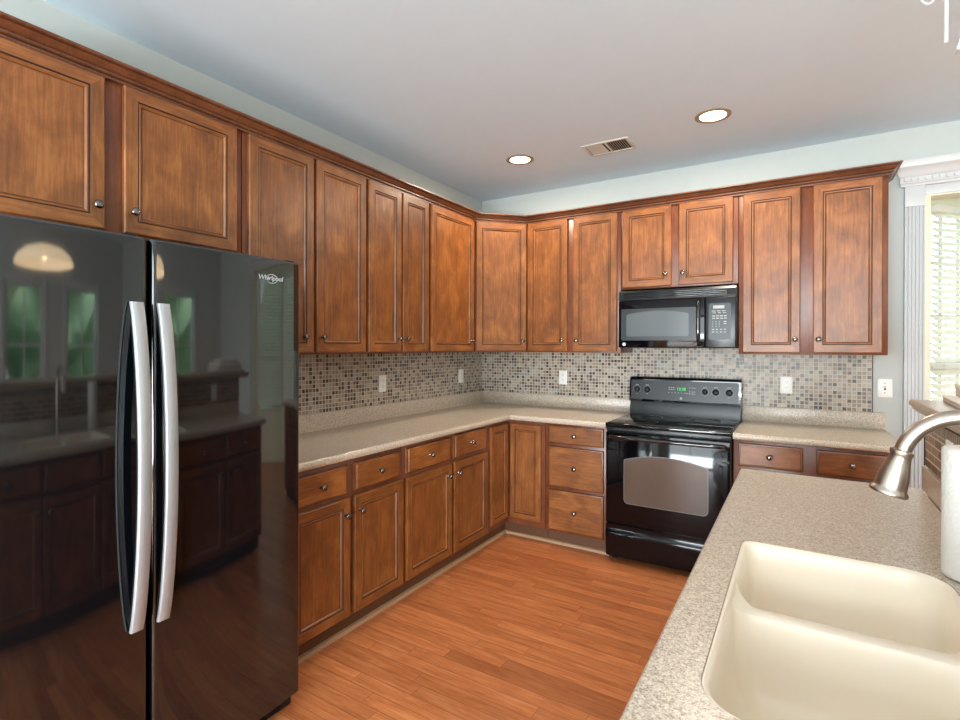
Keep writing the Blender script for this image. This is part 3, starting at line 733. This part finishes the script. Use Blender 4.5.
downlight(.785, -.766, 'smaller-looking round recessed light near the corner, left of the ceiling vent', 12)
downlight(2.044, -.809, 'round recessed light right of the ceiling vent, above the range', 12)
t = thing('ceiling_vent', 'small rectangular louvred air vent in the ceiling between two recessed lights', 'vent', (1.393, -.668, H))
bm = NB(); a, b_ = .155, .105
for r in ((-a, a, -b_, -b_+.02), (-a, a, b_-.02, b_), (-a, -a+.02, -b_+.02, b_-.02), (a-.02, a, -b_+.02, b_-.02), (-.006, .006, -b_+.02, b_-.02)): box(bm, *r, -.007, -.0005, .0015)
obj('frame', bm, M_VENT, t)
bm = NB(); box(bm, -a+.018, a-.018, -b_+.018, b_-.018, -.0012, -.0004); obj('duct_dark_plate', bm, M_BLACKM, t, smooth=0)  # black plate stands in for the darkness inside the duct
for s in (0, 1):
    for i in range(9):
        x_ = (-a+.034+i*.0122) if s == 0 else (.013+i*.0142)
        bm = NB(); dx = -.0085 if s == 0 else .006
        vs = [(x_, -b_+.02, -.002), (x_+dx, -b_+.02, -.007), (x_+dx+.0012, -b_+.02, -.007), (x_+.0012, -b_+.02, -.002)]
        loft(bm, [vs, [(p, b_-.02, r) for p, q_, r in vs]]); obj('louvre', bm, M_VENT, t, smooth=0)

# ------------------------------------------------------------ sink peninsula
PX0, PX1, PY0, PY1 = 2.259, 2.841, -3.66, -1.605
t = thing('sink_cabinet', 'long maple base cabinet under the sink worktop, seen only in reflection', 'cabinet', (2.30, -1.65, 0), -PI/2)
L = 1.98
bm = NB()                                          # open-topped so that the bowls hang inside
box(bm, 0, L, -.002, .016, .105, ZC); box(bm, 0, L, .52, .545, .105, ZC); box(bm, 0, .018, .016, .52, .105, ZC); box(bm, L-.018, L, .016, .52, .105, ZC); box(bm, .018, L-.018, .016, .52, .105, .123)
obj('body', bm, M_FV, t, smooth=0)
bm = NB(); box(bm, 0, L, .06, .545, 0, .1045); obj('toe_board', bm, M_TOE, t, smooth=0)
for i in range(4):
    a = .02+i*.49; drawer(t, a, a+.47, .715, .855, -.0235, i != 2); door(t, a, a+.47, .12, .69, -.0235, a+(.43 if i % 2 == 0 else .04), .62)

def slab_with_hole(outer, inner, z0, z1, mi=0):
    bm = NB()
    for z in (z1, z0):
        eds = []
        for lp in (outer, inner):
            vs = [bm.verts.new((p[0], p[1], z)) for p in lp]
            eds += [bm.edges.new((vs[i], vs[(i+1) % len(vs)])) for i in range(len(vs))]
        bmesh.ops.triangle_fill(bm, edges=eds, use_beauty=True)
    for lp in (outer, inner):
        n = len(lp)
        for i in range(n):
            a, b = lp[i], lp[(i+1) % n]
            bm.faces.new([bm.verts.new((a[0], a[1], z0)), bm.verts.new((b[0], b[1], z0)), bm.verts.new((b[0], b[1], z1)), bm.verts.new((a[0], a[1], z1))])
    bmesh.ops.remove_doubles(bm, verts=bm.verts, dist=1e-5); return bm
SX0, SX1, SY0, SY1 = 2.343, 2.750, -3.240, -2.497
RAD = (.085, .030, .075, .085)
hole = rrect(SX0, SX1, SY0, SY1, RAD, 0, 8)
ez = .010
outer = rrect(PX0+ez, PX1, PY0+ez, PY1-ez, .004, 0, 2)
bm = slab_with_hole(outer, hole, .876, .914)
# eased outer nosing
pth = [(PX0+ez, PY0+ez), (PX0+ez, PY1-ez), (PX1, PY1-ez)]
pr = [(0, .876)]+[(-(.002+(ez-.002)*math.sin(PI*i/10)), .895-.019*math.cos(PI*i/10)) for i in range(11)]+[(0, .914)]
sweep(bm, [Vector(p) for p in pth], pr)
t = tag(obj('worktop', bm, M_TOP, smooth=30), 'wide beige speckled worktop in the foreground with the ivory sink set in it', 'worktop')
bm = NB(); box(bm, 2.8425, 2.852, PY0, -1.618, .9145, .998, .002); obj('upstand', bm, M_TOP, t)
# sink
t = thing('kitchen_sink', 'ivory double-bowl sink set beneath the foreground worktop', 'sink', (2.546, -2.868, .68))
def T(loop, z): return [(x_-2.546, y_+2.868, z-.68) for x_, y_, *_ in loop]
DV = -2.800; dh = .868
bm = NB()
o_ = .0
rim = lambda g, z: T(rrect(SX0+g, SX1-g, SY0+g, SY1-g, tuple(max(.02, r-g) for r in RAD), 0, 8), z)
# rim ring from under the worktop down to the divider level
R_ = [rim(-.020, .8755), rim(.0008, .8755), rim(.0008, .9125), rim(.0025, .9138), rim(.0050, .9128)]
loft(bm, R_, False, False)
def ss(t): t = max(0, min(1, t)); return t*t*(3-2*t)
def top_z(x, y):
    ds = min(x-SX0, SX1-x)
    return dh+(.9095-dh)*max(ss((abs(y-DV)-.022)/.05), .6*ss((.045-ds)/.045))
bA = (SX0+.008, SX1-.008, DV+.017, SY1-.008); bB = (SX0+.008, SX1-.008, SY0+.008, DV-.017)
def bowl(bm, b, rad, zb):
    st = [(0, 0), (.0015, .006), (.0035, .03), (.007, .25), (.012, .60), (.018, .80), (.030, .93), (.050, .985), (.085, 1.)]
    rg = []
    for g, f in st:
        lp = rrect(b[0]+g, b[1]-g, b[2]+g, b[3]-g, tuple(max(.02, r-g*.3) for r in rad), 0, 8)
        tp = rrect(b[0], b[1], b[2], b[3], rad, 0, 8)
        rg.append([(p[0]-2.546, p[1]+2.868, top_z(q[0], q[1])*(1-f)+zb*f-.68) for p, q in zip(lp, tp)])
    loft(bm, rg, False, True)
    return rg[0]
rA = bowl(bm, bA, (.078, .026, .05, .05), .70); rB = bowl(bm, bB, (.05, .05, .068, .078), .69)
eds = []
for lp in (R_[-1], rA, rB):
    vs = [bm.verts.new(tuple(p)) for p in lp]; eds += [bm.edges.new((vs[i], vs[(i+1) % len(vs)])) for i in range(len(vs))]
bmesh.ops.triangle_fill(bm, edges=eds, use_beauty=True, normal=(0, 0, 1))
bmesh.ops.remove_doubles(bm, verts=bm.verts, dist=2e-4)
obj('basin', bm, M_SINK, t, smooth=75)
for b in (bA, bB):
    cx, cy = (b[0]+b[1])/2-2.546, (b[2]+b[3])/2+2.868; zz = (.70 if b is bA else .69)-.68
    bm = NB(); lathe(bm, [(.044, .0005), (.044, .003), (.036, .0035), (.034, .001), (0, .001)], (cx, cy, zz)); obj('drain', bm, M_NICKEL, t, smooth=50)

# faucet: base behind the sink, high arc towards the bowl
t = thing('kitchen_faucet', 'brushed nickel gooseneck faucet with bell-shaped pull-down spray head', 'faucet', (2.795, -2.87, .9142))
bm = NB(); lathe(bm, [(.027, 0), (.027, .006), (.022, .012), (.019, .03), (.019, .09), (.021, .095), (.017, .105), (.0135, .12)]); obj('base', bm, M_NICKEL, t, smooth=50)
hd = Vector((2.622-2.795, 0, 1.239-.9142)); rr = .0879; ae = PI-.2516
d_ = Vector((-math.sin(ae), 0, math.cos(ae))).normalized(); cz = hd.z-rr*math.sin(ae)
pts = [(0, 0, .11), (0, 0, .17), (0, 0, .23)]+[(-rr+rr*math.cos(ae*i/20), 0, cz+rr*math.sin(ae*i/20)) for i in range(21)]
bm = NB(); tube(bm, pts, .0128, 20); obj('spout', bm, M_NICKEL, t, smooth=60)
bm = NB(); lathe(bm, [(.0135, -.004), (.0172, -.002), (.0175, .004), (.0155, .007), (.0158, .012), (.0180, .022), (.0208, .034), (.0230, .046), (.0238, .058), (.0238, .063), (.0250, .067), (.0282, .071), (.0286, .074), (.0275, .0765), (.022, .077), (.020, .074), (0, .074)], hd, d_, 32)
obj('spray_head', bm, M_NICKEL, t, smooth=40)
bm = NB(); tube(bm, [(0, -.015, .07), (0, -.045, .075), (0, -.075, .095)], [.009, .008, .006], 12); obj('lever', bm, M_NICKEL, t, smooth=60)

# paper towel roll
t = thing('paper_towel_roll', 'white paper towel roll standing on the worktop at the right edge of the photo', 'paper towel', (2.789, -2.500, .9142))
bm = NB(); R0_ = .0495
pr = [(.020, .002), (R0_-.006, .002), (R0_-.001, .006), (R0_, .014)]+[(R0_, .02+.02*i) for i in range(12)]+[(R0_, .256), (R0_-.001, .262), (R0_-.005, .265), (.020, .265)]
n = 36; loft(bm, [[(r*math.cos(2*PI*i/n), r*math.sin(2*PI*i/n), z) for i in range(n)] for r, z in [(r, z*1.08) for r, z in pr+[pr[0]]]], False, False)
pm, nt, b = newmat('quilted_paper'); tc = N(nt, 'ShaderNodeTexCoord'); vo = N(nt, 'ShaderNodeTexVoronoi'); vo.inputs['Scale'].default_value = 120; lk(nt, tc.outputs['Object'], vo.inputs['Vector'])
b.inputs['Base Color'].default_value = s2l((214, 210, 204)); b.inputs['Roughness'].default_value = .9; bump(nt, b, vo.outputs['Distance'], .5, .002)
obj('roll', bm, pm, t, smooth=50)
bm = NB(); lathe(bm, [(.0195, .0), (.0195, .287), (.0175, .287), (.0175, .28), (0, .28)]); obj('core', bm, M_CARD, t)

# raised bar behind the sink: stub wall with tile face and bar top
bm = NB(); box(bm, 2.860, 3.02, PY0, -1.612, .0, 1.173); o = struct('wall_bar', bm, M_WALL, smooth=0)
bm = NB(); box(bm, 0, 2.04, -.0075, 0, 0, .134); o = obj('bar_tile', bm, M_BARTILE, None, (2.8675, PY0, .9985), (0, 0, -PI/2), smooth=0)
o.location = (2.860, -1.613, .9985); o.rotation_euler = (0, 0, -PI/2)
tag(o, 'brown streaked strip tiles on the low wall behind the faucet', 'splashback')
bm = NB(); box(bm, 0, 2.04, -.009, 0, 0, .038, .001); o = obj('tile_border', bm, M_LIST, None, (2.860, -1.613, 1.133), (0, 0, -PI/2), smooth=0)
tag(o, 'row of small upright brown border tiles just under the bar ledge', 'splashback')
bm = NB(); box(bm, 2.849, 2.860, -1.6125, -1.6085, .9985, 1.171); tag(obj('tile_edge_strip', bm, M_BLACKM, smooth=0), 'thin black strip at the far end of the brown bar tiles', 'edge strip')
bm = NB(); L = 2.22
def barp(o_): return [(o_+.030, 0), (o_+.022, .004), (o_+.020, .012), (o_+.012, .016), (o_+.010, .030), (o_+.002, .036), (o_, .048), (o_+.002, .058), (o_+.008, .064), (o_+.014, .0655)]
barp_ = barp
def barp(o_): return [(a_, z_*.695) for a_, z_ in barp_(o_)]
pf = barp(0)
loft(bm, [[(x_, -k*0-(x_ if False else 0)-e, z_) for x_, z_ in pf]+[(.42, -e, .0455), (.42, -e, 0)] for k, e in ((0, 0.0), (1, L))])
bmesh.ops.recalc_face_normals(bm, faces=bm.faces)
tag(obj('bar_counter', bm, [speckle('bar_brown_solid', (170, 146, 124), (128, 104, 86), (204, 188, 170))], None, (2.828, -1.45, 1.1745), smooth=30), 'brown-edged raised bar ledge with stacked boxes lying on it', 'counter')
# outlet in the bar tiles
plate('cream outlet set sideways in the brown bar tiles behind the paper towels', (2.8520, -1.985, 1.085), -PI/2, 'outlet', None)

# things on the bar
ZT = 1.2205
def carton(name, label, cat, x, y, w_, l_, h_, z, parts=True):
    t = thing(name, label, cat, (x, y, z), math.radians(-3))
    bm = NB(); box(bm, 0, w_, -l_, 0, 0, h_*.62, .003); obj('tray', bm, M_CARD, t)
    bm = NB(); box(bm, -.003, w_+.003, -l_-.003, .003, h_*.62+.0005, h_, .004); obj('lid', bm, M_PAPER, t)
carton('flat_carton', 'flat pale carton lying lowest on the bar ledge', 'box', 2.925, -1.47, .30, .42, .022, ZT)
carton('storage_box', 'pale grey box stacked on top of the flat carton', 'box', 2.955, -1.50, .26, .36, .047, ZT+.0225)
carton('small_box', 'smallest pale box on the very top of the stack', 'box', 2.995, -1.53, .20, .28, .028, ZT+.070)

# ------------------------------------------------------------ hanging lantern over the sink (its corner shows at the top right)
t = thing('hanging_lantern', 'white metal and glass lantern hanging at the top right corner of the photo', 'pendant light', (2.855, -2.3, 2.17))
bm = NB(); h = .30; a = .078
def rod(bm, p, q_, r=.0042): tube(bm, [p, q_], r, 8)
cs = [(-a, -a*.2), (a*.2, -a), (a, a*.2), (-a*.2, a)]
for c_ in cs: rod(bm, (c_[0], c_[1], .008), (c_[0], c_[1], h))
for i in range(4):
    c0, c1 = cs[i], cs[(i+1) % 4]
    rod(bm, (c0[0], c0[1], h), (c1[0], c1[1], h)); rod(bm, (c0[0], c0[1], h), (0, 0, h+.10))
obj('frame', bm, M_TRIM, t)
bm = NB()
for i in range(4):
    c0, c1 = cs[i], cs[(i+1) % 4]
    f = bm.faces.new([bm.verts.new(p) for p in ((c0[0], c0[1], .05), (c1[0], c1[1], .05), (c1[0], c1[1], h), (c0[0], c0[1], h))])
obj('glass_pane', bm, M_GLASS, t, smooth=0)
bm = NB(); lathe(bm, [(0, -.022), (.022, -.018), (.010, .012), (.006, .05)], (-.045, -.01, 0), n=4); obj('bottom_finial', bm, M_TRIM, t, smooth=0)
bm = NB(); lathe(bm, [(.018, .05), (.018, .06), (.008, .065), (.008, .15), (0, .151)]); obj('candle_holder', bm, M_TRIM, t)
bm = NB(); tube(bm, [(0, 0, h+.10), (0, 0, H-2.17-.02)], .005, 8); lathe(bm, [(.06, H-2.17-.02), (.05, H-2.17-.006), (.05, H-2.17-.001)], n=24); obj('rod_and_canopy', bm, M_TRIM, t)
for k, (sx, sz) in enumerate(((-.19, .150), (-.125, .120))):
    bm = NB(); P = []
    for i in range(14):
        s = i/13; an = s*PI*1.5
        P.append((-a+(sx+a)*s, -.02*math.sin(s*PI), sz+.02+.025*math.cos(an)))
    tube(bm, P, [.004-.0015*i/13 for i in range(14)], 8); obj('scroll_arm', bm, M_TRIM, t)

# dome pendant over the eating area, mirrored in the refrigerator
t = thing('dome_pendant', 'dome pendant lamp on a chain, mirrored in the left refrigerator door', 'pendant light', (4.3, -2.62, 2.06))
bm = NB(); pr = [(2.0*r_, .95*h_) for r_, h_ in [(.215, 0), (.212, .02), (.19, .07), (.14, .12), (.07, .15), (.02, .158), (.02, .152), (.068, .144), (.135, .115), (.184, .068), (.206, .02), (.209, 0)]]
n = 36; loft(bm, [[(r*math.cos(2*PI*i/n), r*math.sin(2*PI*i/n), z) for i in range(n)] for r, z in pr+[pr[0]]], False, False); obj('lamp_shade', bm, M_SHADE, t, smooth=50)
bm = NB(); lathe(bm, [(0, .04), (.03, .05), (.035, .08), (.02, .115), (.012, .12)], n=20); obj('bulb', bm, emit('bulb_glow', (255, 224, 170), 40), t)
bm = NB(); tube(bm, [(0, 0, .155), (0, 0, H-2.06-.02)], .006, 8); lathe(bm, [(.065, H-2.06-.025), (.055, H-2.06-.003)], n=24); obj('chain_and_canopy', bm, M_NICKEL, t)
